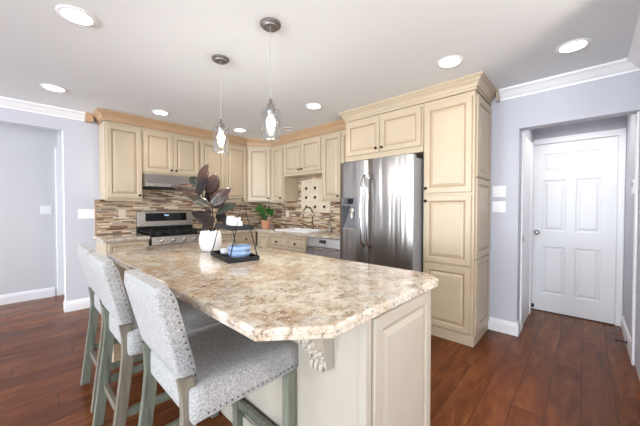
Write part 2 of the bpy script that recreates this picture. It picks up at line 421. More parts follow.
# white crown and baseboards
WC = [(0, 2.345), (0.010, 2.345), (0.014, 2.36), (0.024, 2.368), (0.030, 2.372), (0.058, 2.405), (0.066, 2.412), (0.078, 2.418), (0.084, 2.424), (0.084, CE), (0, CE)]
bm = B(); sweep(bm, [(0.605, YW), (XL, YW)], WC, 1); struct('trim_1', bm, M['white'])
bm = B(); sweep(bm, [(1.9, YS), (XW, YS), (XW, 0.64)], WC, 1); struct('trim_2', bm, M['white'])
BB = [(0, 0), (0.016, 0), (0.016, 0.095), (0.012, 0.108), (0.010, 0.122), (0.004, 0.13), (0, 0.13)]
bm = B(); sweep(bm, [(0.68, YW), (JX, YW), (JX, YW+0.118)], BB, 1); struct('baseboard_back', bm, M['white'])
bm = B(); sweep(bm, [(0.37, 5.55), (XL, 5.55)], BB, 1); struct('baseboard_hall', bm, M['white'])
bm = B(); sweep(bm, [(XW+0.12, OPL), (XW, OPL), (XW, 0.722)], BB, 1); struct('baseboard_right', bm, M['white'])
bm = B(); sweep(bm, [(3.432, YS), (4.395, YS)], BB, 1); struct('baseboard_side', bm, M['white'])
# hall casing on the far wall, and the upper end of it
bm = B(); box(bm, 0.397, 0.60, 5.53, 5.549, 0, 2.13); box(bm, 0.43, 0.60, 5.535, 5.549, 2.13, CE)
struct('trim_3', bm, M['white'], bevel=0.004)
bm = B(); box(bm, JX-0.004, JX-0.0005, YW+0.005, YW+0.115, 0.13, 2.199); struct('trim_4', bm, M['white'])
# trim at the right edge of the alcove
bm = B(); box(bm, 3.368, 3.43, YS+0.001, YS+0.018, 0, 2.03); struct('trim_5', bm, M['white'], bevel=0.004)
# jamb of the alcove's left side door
bm = B(); box(bm, XW+0.15, XW+0.26, OPL-0.018, OPL-0.001, 0, 2.03); box(bm, 4.15, 4.26, OPL-0.018, OPL-0.001, 0, 2.03); box(bm, XW+0.26, 4.15, OPL-0.008, OPL-0.001, 0, 2.03)
tr6 = struct('trim_6', bm, M['white'], bevel=0.003)
bm = B(); box(bm, XW+0.17, XW+0.20, OPL-0.021, OPL-0.018, 0.92, 0.98); obj('strike_plate', bm, M['bronze'], tr6)
# six panel door
DY0, DY1 = -0.236, 0.502 - 0.01
DXF = 4.42
dr = bpy.data.objects.new('door_1', None)
def rz(x, y): return (y, -x)
# local frame of door: x right (world -Y), front -y (world -X)
def six_panel():
    bm = B(); w, h, t = 0.742, 2.03, 0.034
    xs = [0, 0.115, 0.330, 0.412, 0.627, w]; zs = [0.012, 0.225, 0.80, 0.985, 1.60, 1.70, 1.915, h]
    for a, b in ((0, 1), (2, 3), (4, 5)): box(bm, xs[a], xs[b], 0, t, zs[0], h)
    for a, b in ((1, 2), (3, 4)):
        for c, d in ((0, 1), (2, 3), (4, 5), (6, 7)): box(bm, xs[a], xs[b], 0, t, zs[c], zs[d])
        for c, d in ((1, 2), (3, 4), (5, 6)):
            x0, x1, z0, z1 = xs[a], xs[b], zs[c], zs[d]; lp = []
            for ins, yy in ((0, 0), (0.012, 0.009), (0.024, 0.009), (0.046, 0.002)):
                lp.append([bm.verts.new(p) for p in ((x0+ins, yy, z0+ins), (x1-ins, yy, z0+ins), (x1-ins, yy, z1-ins), (x0+ins, yy, z1-ins))])
            for q in range(3):
                for i in range(4): bm.faces.new((lp[q][i], lp[q][(i+1) % 4], lp[q+1][(i+1) % 4], lp[q+1][i]))
            bm.faces.new(lp[-1])
    return bm
bmd = six_panel()
bpy.data.objects.remove(dr)
d1 = struct('door_1', bmd, M['doorwhite'], loc=(DXF-0.036, 0.492, 0), rotz=-PI/2)
bm = B(); lathe(bm, [(0.028, 0), (0.028, -0.006), (0.011, -0.010), (0.010, -0.030), (0.022, -0.036), (0.029, -0.048), (0.027, -0.060), (0.015, -0.067)], (0.065, 0, 0.965), 20, 'y')
obj('door_knob', bm, M['nickel'], d1, smooth=True)
for z in (0.22, 1.03, 1.82):
    bm = B(); tube(bm, [(0.7435, -0.006, z-0.05), (0.7435, -0.006, z+0.05)], 0.007, 8); obj('hinge', bm, M['white'], d1)
bm = B(); box(bm, 0.0, 0.045, -0.006, -0.0005, 0.03, 0.075); obj('edge_guard', bm, M['rubber'], d1)
# door casing
bm = B()
box(bm, DXF-0.055, DXF-0.001, 0.4935, OPL+0.0005, 0, 2.03)
bm.free(); bm = B()
x0, x1 = DXF-0.044, DXF-0.001
box(bm, x0, x1, -0.3085, -0.2515, 0, 2.035); box(bm, x0, x1, -0.3085, 0.4765, 2.035, 2.105)
struct('trim_7', bm, M['white'], bevel=0.006)

# ------------------------------------------------------------------ cabinets
CM = [M['cream'], M['glaze']]
def knob(parent, x, z, y=-0.022):
    bm = B(); lathe(bm, [(0.007, 0), (0.006, -0.012), (0.013, -0.018), (0.016, -0.024), (0.013, -0.030), (0.004, -0.032)], (x, y, z), 14, 'y')
    return obj('knob', bm, M['bronze'], parent, smooth=True)
def cabinet(name, label, loc, rot, w, d, h, doors=(), drawers=(), zb=0.0, cat='cabinet', group=None, toe=0.0, mats=None, rail=0.0, low=0.0):
    mats = mats or CM
    t = thing(name, label, cat, loc, rot, group)
    bm = B()
    if toe and low:
        box(bm, 0, w, 0, d, toe, low); box(bm, 0, w, 0, 0.02, low, h); box(bm, 0.0, w, 0.06, d, 0, toe)
    elif toe:
        box(bm, 0, w, 0, d, toe, h); box(bm, 0.0, w, 0.06, d, 0, toe)
    else: box(bm, 0, w, 0, d, zb, h)
    if rail: box(bm, 0, w, -0.012, 0.012, zb-rail, zb)
    obj('body', bm, mats[0], t, bevel=0.002, bseg=1)
    for x0, x1, z0, z1, kx, kz in doors:
        bm = B(); raised(bm, x0, x1, z0, z1); dd = obj('door', bm, mats, t)
        if kx is not None: knob(dd, kx, kz)
    for x0, x1, z0, z1, kx in drawers:
        bm = B(); raised(bm, x0, x1, z0, z1, fw=0.035); dd = obj('drawer', bm, mats, t)
        if kx: knob(dd, kx, (z0+z1)/2)
    return t
G = 0.0015
UB, UT = 1.372, 2.32
DT = 2.285
R90 = -PI/2
# left run (front y = 4.26)
YF = 4.26
UPG = 'cream upper cabinets'
cabinet('wall_cabinet', 'cream single-door upper cabinet left of the range hood, next to the grey wall', (0.742, YF, 0), 0, 0.403-G, YW-YF-G, UT, [(0.018, 0.392, UB+0.015, DT, 0.360, UB+0.055)], zb=UB, group=UPG, rail=0.02)
cabinet('wall_cabinet', 'short cream two-door upper cabinet directly above the range hood', (1.145, YF, 0), 0, 0.755-G, YW-YF-G, UT, [(0.015, 0.374, 1.745, DT, 0.345, 1.785), (0.380, 0.74, 1.745, DT, 0.410, 1.785)], zb=1.72, group=UPG)
cabinet('wall_cabinet', 'tall cream two-door upper cabinet behind the hanging lights, right of the range hood', (1.90, YF, 0), 0, 0.825-G, YW-YF-G, UT, [(0.015, 0.409, UB+0.015, DT, 0.38, UB+0.055), (0.415, 0.81, UB+0.015, DT, 0.445, UB+0.055)], zb=UB, group=UPG, rail=0.02)
# diagonal corner cabinet
p0, p1 = Vector((2.727, YF)), Vector((3.033, 3.972)); dv = (p1-p0); wd = dv.length; ang = math.atan2(dv.y, dv.x)
t = thing('corner_wall_cabinet', 'cream upper cabinet set diagonally across the room corner', 'cabinet', (p0.x, p0.y, 0), ang, UPG)
inv = Matrix.Rotation(-ang, 2)
pl = [inv @ (Vector(q)-p0) for q in ((2.727, YF), (3.033, 3.972), (XW-G, 3.972), (XW-G, YW-G), (2.727, YW-G))]
bm = B(); prism(bm, [tuple(q) for q in pl], UB, UT); obj('body', bm, M['cream'], t)
bm = B(); raised(bm, 0.025, wd-0.025, UB+0.015, DT); dd = obj('door', bm, CM, t); knob(dd, wd-0.06, UB+0.055)
# right run (front x = 3.035), local x = world -Y
XF = 3.035
dp = XW-XF-G
cabinet('wall_cabinet', 'narrow cream upper cabinet between the corner cabinet and the sink cabinet', (XF, 3.97, 0), R90, 0.325-G, dp, UT, [(0.02, 0.305, UB+0.015, DT, 0.275, UB+0.055)], zb=UB, group=UPG, rail=0.02)
cabinet('wall_cabinet', 'short cream two-door upper cabinet above the sink and faucet', (XF, 3.645, 0), R90, 0.855-G, dp, UT, [(0.02, 0.424, 1.82, DT, 0.395, 1.86), (0.430, 0.835, 1.82, DT, 0.460, 1.86)], zb=1.775, group=UPG)
cabinet('wall_cabinet', 'tall cream two-door upper cabinet tucked beside the refrigerator', (XF, 2.79, 0), R90, 0.60-G, dp, UT, [(0.02, 0.355, UB+0.015, DT, 0.325, UB+0.055), (0.361, 0.58, UB+0.015, DT, None, 0)], zb=UB, group=UPG, rail=0.02)
# cabinet over the refrigerator and pantry (front x = 2.82)
XP = 2.82
cabinet('wall_cabinet', 'deep cream two-door cabinet above the stainless refrigerator', (XP, 2.187, 0), R90, 0.987-G, XW-XP-G, UT, [(0.02, 0.485, 1.895, DT, 0.45, 1.94), (0.491, 0.965, 1.895, DT, 0.527, 1.94)], zb=1.835, group=UPG)
t = thing('pantry_cabinet', 'tall cream pantry cabinet right of the refrigerator with three stacked doors', 'cabinet', (XP, 1.198, 0), R90)
pw, pd = 0.47, XW-XP-G
bm = B(); box(bm, 0, pw, 0, pd, 0, UT); box(bm, -0.0, pw+0.006, -0.008, pd-0.01, 0, 0.085); obj('body', bm, M['cream'], t, bevel=0.002, bseg=1)
for z0, z1, kz in ((1.412, 2.275, 1.46), (0.735, 1.385, 1.335), (0.11, 0.708, 0.66)):
    bm = B(); raised(bm, 0.012, pw-0.022, z0, z1); dd = obj('door', bm, CM, t)
    if kz > 0.7: knob(dd, 0.038, kz)
for z0, z1 in ((1.55, 2.285), (0.80, 1.535), (0.10, 0.785)):
    bm = B(); raised(bm, 0.03, pd-0.02, z0, z1, t=0.016)
    bmesh.ops.rotate(bm, verts=bm.verts[:], cent=(0, 0, 0), matrix=Matrix.Rotation(PI/2, 3, 'Z'))
    bmesh.ops.translate(bm, verts=bm.verts[:], vec=(pw, 0, 0))
    obj('side_panel', bm, CM, t)
# crowns on the cabinets
CC = [(0, 2.322), (0.012, 2.322), (0.012, 2.334), (0.006, 2.338), (0.008, 2.350), (0.018, 2.352), (0.022, 2.368), (0.034, 2.388), (0.048, 2.400), (0.050, 2.408), (0.060, 2.410), (0.064, 2.418), (0.074, 2.420), (0.074, CE-0.001), (0, CE-0.001)]
bm = B(); sweep(bm, [(0.742, YW-0.003), (0.742, YF), (2.727, YF), (XF, 3.972), (XF, 2.26)], CC, -1)
cr = simple('crown_molding', bm, M['crown'], 'tan stepped crown molding running above the upper cabinets around the corner', 'crown molding')
bm = B(); box(bm, 0.607, 0.680, YW-0.095, YW-0.001, 2.335, CE-0.001); obj('end_block', bm, M['crown'], cr)
bm = B(); sweep(bm, [(XW-0.003, 2.187), (XP, 2.187), (XP, 0.728), (XW-0.003, 0.728)], CC, -1)
cr = simple('crown_molding', bm, M['cream'], 'cream stepped crown molding above the pantry and refrigerator cabinet', 'crown molding')
bm = B(); box(bm, XW-0.095, XW-0.001, 0.643, 0.658, 2.335, CE-0.001); obj('end_block', bm, M['cream'], cr)

# ------------------------------------------------------------------ backsplash
bm = B(); box(bm, 0.71, XW-0.012, YW-0.011, YW-0.001, 0.915, 1.371); box(bm, 1.148, 1.897, YW-0.011, YW-0.001, 1.371, 1.715)
struct('trim_8', bm, M['mosaic_x'])
bm = B(); box(bm, XW-0.011, XW-0.001, 2.2, YW-0.012, 0.915, 1.371); box(bm, XW-0.011, XW-0.001, 2.792, 3.643, 1.371, 1.774)
struct('trim_9', bm, M['mosaic_y'])
bm = B(); box(bm, 0.690, 0.708, YW-0.014, YW-0.001, 0.915, 1.371); struct('trim_10', bm, M['crown'])
# beige tile feature above the sink with bronze dots
t = thing('tile_medallion', 'beige tile panel with rows of bronze dots on the mosaic above the sink', 'tile panel', (XW-0.012, 3.23, 1.19))
bm = B()
for i in range(3):
    for j in range(3): box(bm, -0.008, 0, -0.33+i*0.22+0.001, -0.33+(i+1)*0.22-0.001, j*0.18+0.001, (j+1)*0.18-0.001)
obj('tile_field', bm, plain('beige_tile', (214, 200, 176), 0.45, var=0.06, bscale=12), t, bevel=0.002)
for i in range(3):
    for j in range(3):
        bm = B(); cx, cz = (i-1)*0.205, 0.09+j*0.155
        vs = [(-0.008, cx+0.026*math.cos(a), cz+0.026*math.sin(a)) for a in [PI/4*q for q in range(8)]]
        a = [bm.verts.new(p) for p in vs]; b = [bm.verts.new((-0.014, p[1], p[2])) for p in vs]
        bm.faces.new(a); bm.faces.new(b[::-1])
        for q in range(8): bm.faces.new((a[q], a[(q+1) % 8], b[(q+1) % 8], b[q]))
        obj('dot', bm, M['bronze'], t)

# ------------------------------------------------------------------ base cabinets
BT = 0.874
cabinet('base_cabinet', 'cream base cabinet left of the gas range, at the end by the grey wall', (0.695, 3.975, 0), 0, 0.44, YW-3.975-G, BT, [(0.02, 0.42, 0.12, 0.66, 0.385, 0.6)], [(0.02, 0.42, 0.685, 0.85, 0.22)], toe=0.1)
cabinet('base_cabinet', 'cream base cabinet right of the gas range', (1.905, 3.975, 0), 0, 0.80, YW-3.975-G, BT, [(0.02, 0.395, 0.12, 0.66, 0.36, 0.6), (0.405, 0.78, 0.12, 0.66, 0.44, 0.6)], [(0.02, 0.395, 0.685, 0.85, 0.21), (0.405, 0.78, 0.685, 0.85, 0.59)], toe=0.1)
XB = 2.745
t = cabinet('base_cabinet', 'cream corner base cabinet under the terracotta potted plant', (XB, YW-G*2, 0), R90, YW-3.67-G*2, XW-XB-G, BT, [(0.63, 0.90, 0.12, 0.85, None, 0)], toe=0.1)
cabinet('base_cabinet', 'cream sink base cabinet with two false drawer fronts under the sink', (XB, 3.668, 0), R90, 0.878, XW-XB-G, BT, [(0.02, 0.434, 0.12, 0.62, 0.40, 0.57), (0.444, 0.858, 0.12, 0.62, 0.48, 0.57)], [(0.02, 0.434, 0.645, 0.85, 0.227), (0.444, 0.858, 0.645, 0.85, 0.651)], toe=0.1, low=0.7)
# dishwasher
t = thing('dishwasher', 'stainless built-in dishwasher between sink cabinet and refrigerator', 'dishwasher', (XB, 2.786, 0), R90)
bm = B(); box(bm, 0, 0.596, 0.002, 0.58, 0.1, 0.87); box(bm, 0.02, 0.576, 0.06, 0.58, 0, 0.1); obj('body', bm, M['fridgeside'], t)
bm = B(); box(bm, 0.003, 0.593, -0.025, 0.002, 0.11, 0.745); obj('door', bm, M['steelh'], t, bevel=0.004)
bm = B(); hexa(bm, [(0.003, -0.03, 0.75), (0.593, -0.03, 0.75), (0.593, 0.002, 0.75), (0.003, 0.002, 0.75), (0.003, -0.02, 0.868), (0.593, -0.02, 0.868), (0.593, 0.002, 0.868), (0.003, 0.002, 0.868)])
cp = obj('control_panel', bm, M['steelh'], t, bevel=0.003)
bm = B(); box(bm, 0.24, 0.35, -0.031, -0.024, 0.80, 0.845); obj('display', bm, M['blackglass'], cp)
bm = B(); tube(bm, [(0.05, -0.03, 0.735), (0.07, -0.06, 0.735), (0.2, -0.068, 0.735), (0.396, -0.068, 0.735), (0.526, -0.06, 0.735), (0.546, -0.03, 0.735)], 0.013, 10); obj('handle', bm, M['nickel'], t, smooth=True)

# ------------------------------------------------------------------ worktops
SX0, SX1, SY0, SY1 = 2.80, 3.20, 2.88, 3.56   # sink cut-out
bm = B(); box(bm, 0.655, 1.133, 3.93, YW-0.012, 0.875, 0.915)
simple('worktop', bm, M['granite'], 'short tan granite worktop left of the gas range', 'worktop', bevel=0.006)
bm = B()
box(bm, 1.907, XW-0.012, 3.93, YW-0.012, 0.875, 0.915)
box(bm, 2.71, XW-0.012, SY1, 3.93, 0.875, 0.915); box(bm, 2.71, XW-0.012, 2.19, SY0, 0.875, 0.915)
box(bm, 2.71, SX0, SY0, SY1, 0.875, 0.915); box(bm, SX1, XW-0.012, SY0, SY1, 0.875, 0.915)
bmesh.ops.remove_doubles(bm, verts=bm.verts[:], dist=1e-5)
simple('worktop', bm, M['granite'], 'long L-shaped tan granite worktop around the corner under sink and potted plant', 'worktop')
# sink
t = thing('kitchen_sink', 'white drop-in sink basin set in the granite below the faucet', 'sink', ((SX0+SX1)/2, (SY0+SY1)/2, 0.916))
bm = B(); hx, hy = (SX1-SX0)/2, (SY1-SY0)/2
lp = []
for ax, ay, z in ((hx+0.03, hy+0.03, 0.0), (hx+0.028, hy+0.028, 0.008), (hx+0.015, hy+0.015, 0.013), (hx-0.012, hy-0.012, 0.011), (hx-0.02, hy-0.02, 0.0), (hx-0.035, hy-0.035, -0.16), (hx-0.06, hy-0.06, -0.175)):
    r = 0.06; ring = []
    for sx, sy, a0 in ((1, 1, 0), (-1, 1, 90), (-1, -1, 180), (1, -1, 270)):
        for q in range(5):
            a = math.radians(a0+q*22.5); ring.append(bm.verts.new((sx*(ax-r)+r*math.cos(a), sy*(ay-r)+r*math.sin(a), z)))
    lp.append(ring)
for q in range(len(lp)-1):
    n = len(lp[0])
    for k in range(n): bm.faces.new((lp[q][k], lp[q][(k+1) % n], lp[q+1][(k+1) % n], lp[q+1][k]))
bm.faces.new(lp[-1])
obj('basin', bm, M['porcelain'], t, smooth=True)
bm = B(); lathe(bm, [(0.04, -0.174), (0.04, -0.171), (0.02, -0.170)], (0, 0, 0), 16); obj('drain', bm, M['nickel'], t)
# faucet
t = thing('faucet', 'tall satin nickel gooseneck faucet behind the sink', 'faucet', (3.275, 3.22, 0.915))
bm = B(); lathe(bm, [(0.032, 0), (0.032, 0.008), (0.022, 0.02), (0.02, 0.07), (0.014, 0.085)], n=18); obj('base', bm, M['faucetmetal'], t, smooth=True)
pts = [(0, 0, 0.08), (0, 0, 0.24)] + [(-0.085+0.085*math.cos(a), 0.02*(1-math.cos(a)), 0.26+0.10*math.sin(a)) for a in [PI*q/10 for q in range(0, 11)]] + [(-0.172, 0.042, 0.22)]
bm = B(); tube(bm, pts, 0.0125, 12); obj('spout', bm, M['faucetmetal'], t, smooth=True)
bm = B(); tube(bm, [(-0.172, 0.042, 0.225), (-0.173, 0.042, 0.17)], [0.016, 0.019], 12); obj('spray_head', bm, M['faucetmetal'], t, smooth=True)
bm = B(); lathe(bm, [(0.022, 0), (0.016, 0.015), (0.013, 0.06), (0.016, 0.075), (0.006, 0.085)], (0, -0.11, 0), 14); tube(bm, [(0, -0.11, 0.07), (-0.02, -0.16, 0.10)], 0.007, 8); obj('handle', bm, M['faucetmetal'], t, smooth=True)
t = thing('soap_dispenser', 'small metal soap dispenser on the worktop right of the faucet', 'soap dispenser', (3.27, 2.84, 0.915))
bm = B(); lathe(bm, [(0.024, 0), (0.022, 0.01), (0.018, 0.06), (0.010, 0.075), (0.009, 0.10)], n=16); obj('body', bm, M['nickel'], t, smooth=True)
bm = B(); tube(bm, [(0, 0, 0.095), (0, 0, 0.12), (-0.03, 0, 0.128), (-0.06, 0, 0.118)], 0.007, 8); obj('pump', bm, M['nickel'], t, smooth=True)

# ------------------------------------------------------------------ range hood and gas range
t = thing('range_hood', 'stainless under-cabinet range hood above the gas range', 'range hood', (1.148, 4.12, 1.543))
w = 0.749
bm = B(); 
prof = [(0.0, 0.0), (0.0, 0.045), (0.03, 0.165), (0.465, 0.165), (0.465, 0.0)]
a = [bm.verts.new((0, y, z)) for y, z in prof]; b = [bm.verts.new((w, y, z)) for y, z in prof]
bm.faces.new(a); bm.faces.new(b[::-1])
for i in range(5): bm.faces.new((a[i], b[i], b[(i+1) % 5], a[(i+1) % 5]))
obj('body', bm, M['steelh'], t, bevel=0.004)
bm = B(); box(bm, 0.03, w-0.03, 0.03, 0.43, -0.012, 0.0); obj('filter', bm, M['iron'], t)
for i in range(4):
    bm = B(); lathe(bm, [(0.009, 0), (0.009, -0.008)], (w/2-0.06+i*0.04, 0.0, 0.022), 10, 'y'); obj('button', bm, M['display'], t)
t = thing('gas_range', 'stainless freestanding gas range with black cooktop and tall back panel', 'range', (1.142, 3.93, 0))
w = 0.758
bm = B(); box(bm, 0, w, 0.0, 0.645, 0.06, 0.895); obj('body', bm, M['black'], t, bevel=0.003)
bm = B(); box(bm, 0.008, w-0.008, -0.035, 0.0, 0.25, 0.79); obj('oven_door', bm, M['steelh'], t, bevel=0.005)
bm = B(); box(bm, 0.13, w-0.13, -0.037, -0.035, 0.36, 0.66); obj('oven_window', bm, M['blackglass'], t)
bm = B(); tube(bm, [(0.05, -0.035, 0.74), (0.05, -0.08, 0.74), (w-0.05, -0.08, 0.74), (w-0.05, -0.035, 0.74)], 0.011, 10); obj('oven_handle', bm, M['nickel'], t)
bm = B(); box(bm, 0.008, w-0.008, -0.03, 0.0, 0.08, 0.24); obj('drawer', bm, M['steelh'], t, bevel=0.005)
bm = B(); hexa(bm, [(0, -0.055, 0.805), (w, -0.055, 0.805), (w, 0.01, 0.805), (0, 0.01, 0.805), (0, -0.03, 0.9), (w, -0.03, 0.9), (w, 0.03, 0.9), (0, 0.03, 0.9)]); fp = obj('control_strip', bm, M['steelh'], t, bevel=0.003)
for i in range(5):
    bm = B(); lathe(bm, [(0.026, -0.040), (0.026, -0.052), (0.021, -0.058), (0.019, -0.078), (0.012, -0.08)], (0.11+i*0.135, 0, 0.852), 16, 'y'); obj('knob', bm, M['nickel'], fp, smooth=True)
bm = B(); box(bm, 0.004, w-0.004, 0.02, 0.60, 0.895, 0.912); obj('cooktop', bm, M['blackglass'], t, bevel=0.003)
for cx in (0.15, 0.379, 0.608):
    for cy in (0.17, 0.44):
        bm = B(); lathe(bm, [(0.045, 0.912), (0.045, 0.922), (0.03, 0.924), (0.03, 0.932), (0.01, 0.933)], (cx, cy, 0), 16); obj('burner', bm, M['iron'], t)
for i in range(3):
    bm = B(); x0 = 0.018+i*0.243; x1 = x0+0.236
    for yy in (0.05, 0.30, 0.555): box(bm, x0, x1, yy, yy+0.012, 0.938, 0.95)
    for xx in (x0, (x0+x1)/2-0.006, x1-0.012): box(bm, xx, xx+0.012, 0.05, 0.567, 0.938, 0.95)
    for xx in (x0, x1-0.012):
        for yy in (0.05, 0.555): box(bm, xx, xx+0.012, yy, yy+0.012, 0.912, 0.94)
    obj('grate', bm, M['iron'], t)
bm = B(); hexa(bm, [(0, 0.585, 0.895), (w, 0.585, 0.895), (w, 0.647, 0.895), (0, 0.647, 0.895), (0, 0.585, 1.0), (w, 0.585, 1.0), (w, 0.647, 1.0), (0, 0.647, 1.0)]); obj('back_riser', bm, M['black'], t)
bm = B(); hexa(bm, [(0, 0.555, 1.0), (w, 0.555, 1.0), (w, 0.647, 1.0), (0, 0.647, 1.0), (0, 0.585, 1.215), (w, 0.585, 1.215), (w, 0.647, 1.215), (0, 0.647, 1.215)]); bpn = obj('back_panel', bm, M['steelh'], t, bevel=0.006)
sl = 0.03/0.215
bm = B(); y0 = 0.555+sl*0.075; y1 = 0.555+sl*0.185
hexa(bm, [(0.10, y0-0.003, 1.075), (w-0.10, y0-0.003, 1.075), (w-0.10, y0+0.01, 1.075), (0.10, y0+0.01, 1.075), (0.10, y1-0.003, 1.19), (w-0.10, y1-0.003, 1.19), (w-0.10, y1+0.01, 1.19), (0.10, y1+0.01, 1.19)]); obj('display', bm, M['blackglass'], bpn)
bm = B()
for i in range(3): box(bm, w/2-0.03+i*0.02, w/2-0.016+i*0.02, y1-0.0085, y1-0.0055, 1.148, 1.166)
obj('clock', bm, M['figure'], bpn)

# ------------------------------------------------------------------ refrigerator
FX = 2.62
t = thing('refrigerator', 'stainless side-by-side refrigerator with a water dispenser in its left door', 'refrigerator', (FX, 2.125, 0), R90)
fw = 0.908
bm = B(); box(bm, 0.004, fw-0.004, 0.075, XW-FX-0.02, 0.02, 1.765); obj('case', bm, M['fridgeside'], t, bevel=0.006)
def fridge_door(x0, x1):
    bm = B(); n = 12; F = []; Bk = []
    for k in range(n+1):
        u = k/n; x = x0+(x1-x0)*u; e = min(u, 1-u)*(x1-x0)
        y = -0.012*math.sin(PI*u) + (0.010*(1-min(1, e/0.012))**2)
        F.append([bm.verts.new((x, y, z)) for z in (0.06, 1.79)]); Bk.append([bm.verts.new((x, 0.07, z)) for z in (0.06, 1.79)])
    for k in range(n):
        bm.faces.new((F[k][0], F[k+1][0], F[k+1][1], F[k][1])); bm.faces.new((Bk[k][1], Bk[k+1][1], Bk[k+1][0], Bk[k][0]))
        bm.faces.new((F[k][1], F[k+1][1], Bk[k+1][1], Bk[k][1])); bm.faces.new((Bk[k][0], Bk[k+1][0], F[k+1][0], F[k][0]))
    for f in (bm.faces.new((F[0][0], F[0][1], Bk[0][1], Bk[0][0])), bm.faces.new((F[n][1], F[n][0], Bk[n][0], Bk[n][1]))): f.material_index = 1
    return bm
XS = 0.393
ld = obj('door', fridge_door(0.0, XS-0.003), [M['steel'], M['fridgeside']], t, smooth='auto')
rd = obj('door', fridge_door(XS+0.003, fw), [M['steel'], M['fridgeside']], t, smooth='auto')
for par, hxx, sg in ((ld, XS-0.036, -1), (rd, XS+0.036, 1)):
    pts = [(hxx, -0.008, 0.84), (hxx, -0.045, 0.865)] + [(hxx+sg*0.004*math.sin(PI*q/8), -0.062-0.012*math.sin(PI*q/8), 0.90+0.66*q/8) for q in range(9)] + [(hxx, -0.045, 1.595), (hxx, -0.008, 1.62)]
    bm = B(); tube(bm, pts, 0.015, 10); obj('handle', bm, M['chrome'], par, smooth=True)
dx0, dx1 = 0.045, 0.255
bm = B(); box(bm, dx0, dx1, -0.020, 0.0, 1.02, 1.385)
dsp = obj('dispenser', bm, M['dispenser'], ld, bevel=0.006)
bm = B(); box(bm, dx0+0.035, dx1-0.045, -0.023, -0.020, 1.31, 1.37); obj('dispenser_display', bm, M['blackglass'], dsp)
bm = B(); hexa(bm, [(dx0+0.012, -0.021, 1.035), (dx0+0.03, -0.021, 1.035), (dx0+0.03, -0.0195, 1.035), (dx0+0.012, -0.0195, 1.035), (dx0+0.012, -0.021, 1.29), (dx1-0.075, -0.021, 1.29), (dx1-0.075, -0.0195, 1.29), (dx0+0.012, -0.0195, 1.29)]); obj('recess', bm, M['display'], dsp)
bm = B(); lathe(bm, [(0.028, -0.02), (0.03, -0.045), (0.018, -0.05)], (dx1-0.05, 0, 1.235), 16, 'y'); tube(bm, [(dx1-0.05, -0.035, 1.215), (dx1-0.045, -0.038, 1.15)], [0.018, 0.024], 12); obj('nozzle', bm, M['nickel'], dsp, smooth='auto')
bm = B(); box(bm, dx0+0.02, dx1-0.01, -0.034, -0.020, 1.022, 1.034); obj('drip_tray', bm, M['nickel'], dsp)
for q in range(2):
    bm = B(); box(bm, 0.05+q*0.72, 0.14+q*0.72, 0.02, 0.12, 1.766, 1.8); obj('hinge_cover', bm, M['display'], t)
bm = B(); box(bm, 0.02, fw-0.02, 0.04, 0.12, 0.0, 0.06); obj('toe_grille', bm, M['black'], t)

# ------------------------------------------------------------------ island
t = thing('kitchen_island', 'cream kitchen island base with raised end panel and carved brackets', 'island', (0.865, 0.585, 0))
IM = [M['island'], plain('island_glaze', (168, 158, 142), 0.45)]
il, iw = 2.27, 0.57
bm = B(); box(bm, 0, iw, 0, il, 0.0, 0.874); obj('body', bm, M['island'], t, bevel=0.004)
bm = B(); raised(bm, 0.036, iw-0.008, 0.11, 0.855, t=0.024, fw=0.06); obj('end_panel', bm, IM, t)
bm = B(); box(bm, -0.010, 0.028, -0.014, 0.02, 0.0, 0.874); obj('corner_post', bm, M['island'], t, bevel=0.003)
bm = B(); box(bm, -0.014, -0.0, 0.02, il, 0.0, 0.10); box(bm, 0.02, iw, -0.016, 0.0, 0, 0.10); obj('base_rail', bm, M['island'], t, bevel=0.004)
bm = B(); box(bm, -0.345, 0.0, il-0.11, il, 0.0, 0.874); obj('overhang_panel', bm, M['tanwood'], t, bevel=0.003)
def corbel(y0):
    prof = [(0, 0.874), (-0.205, 0.874), (-0.205, 0.850), (-0.185, 0.832), (-0.155, 0.80), (-0.12, 0.768), (-0.088, 0.735), (-0.064, 0.70), (-0.050, 0.672), (-0.052, 0.650), (-0.046, 0.632), (-0.030, 0.622), (-0.012, 0.628), (0, 0.64)]
    wd = 0.085
    bm = B(); a = [bm.verts.new((x, y0, z)) for x, z in prof]; b = [bm.verts.new((x, y0+wd, z)) for x, z in prof]; n = len(prof)
    bm.faces.new(a); bm.faces.new(b[::-1])
    for i in range(n): bm.faces.new((a[i], b[i], b[(i+1) % n], a[(i+1) % n]))
    cb = obj('corbel', bm, M['island'], t, bevel=0.004)
    bm = B(); rnd = random.Random(4)
    for i, (x, z, r) in enumerate([(-0.192, 0.846, 0.018), (-0.168, 0.82, 0.020), (-0.142, 0.796, 0.021), (-0.116, 0.770, 0.021), (-0.092, 0.744, 0.020), (-0.072, 0.717, 0.019), (-0.057, 0.690, 0.017), (-0.050, 0.664, 0.015)]):
        for yy, s in ((y0+wd/2, 1.1), (y0+0.012, 0.85), (y0+wd-0.012, 0.85)):
            ball(bm, (x-0.002+(0.006 if s < 1 else 0), yy, z-(0.012 if s < 1 else 0)), r*s, 0.75, 0.75, 1.15, 12, 8)
            ball(bm, (x-0.008, yy+rnd.uniform(-.01, .01), z-0.016), r*0.45, 1, 1, 1, 8, 6)
    for yy in (y0+0.018, y0+wd/2, y0+wd-0.018): tube(bm, [(-0.044+0.016*math.cos(q), yy, 0.640+0.016*math.sin(q)) for q in [PI*0.5+PI*k/6 for k in range(8)]], [0.013-0.001*k for k in range(8)], 8)
    obj('carved_leaf', bm, M['island'], cb, smooth=True)
corbel(0.145); corbel(1.75)
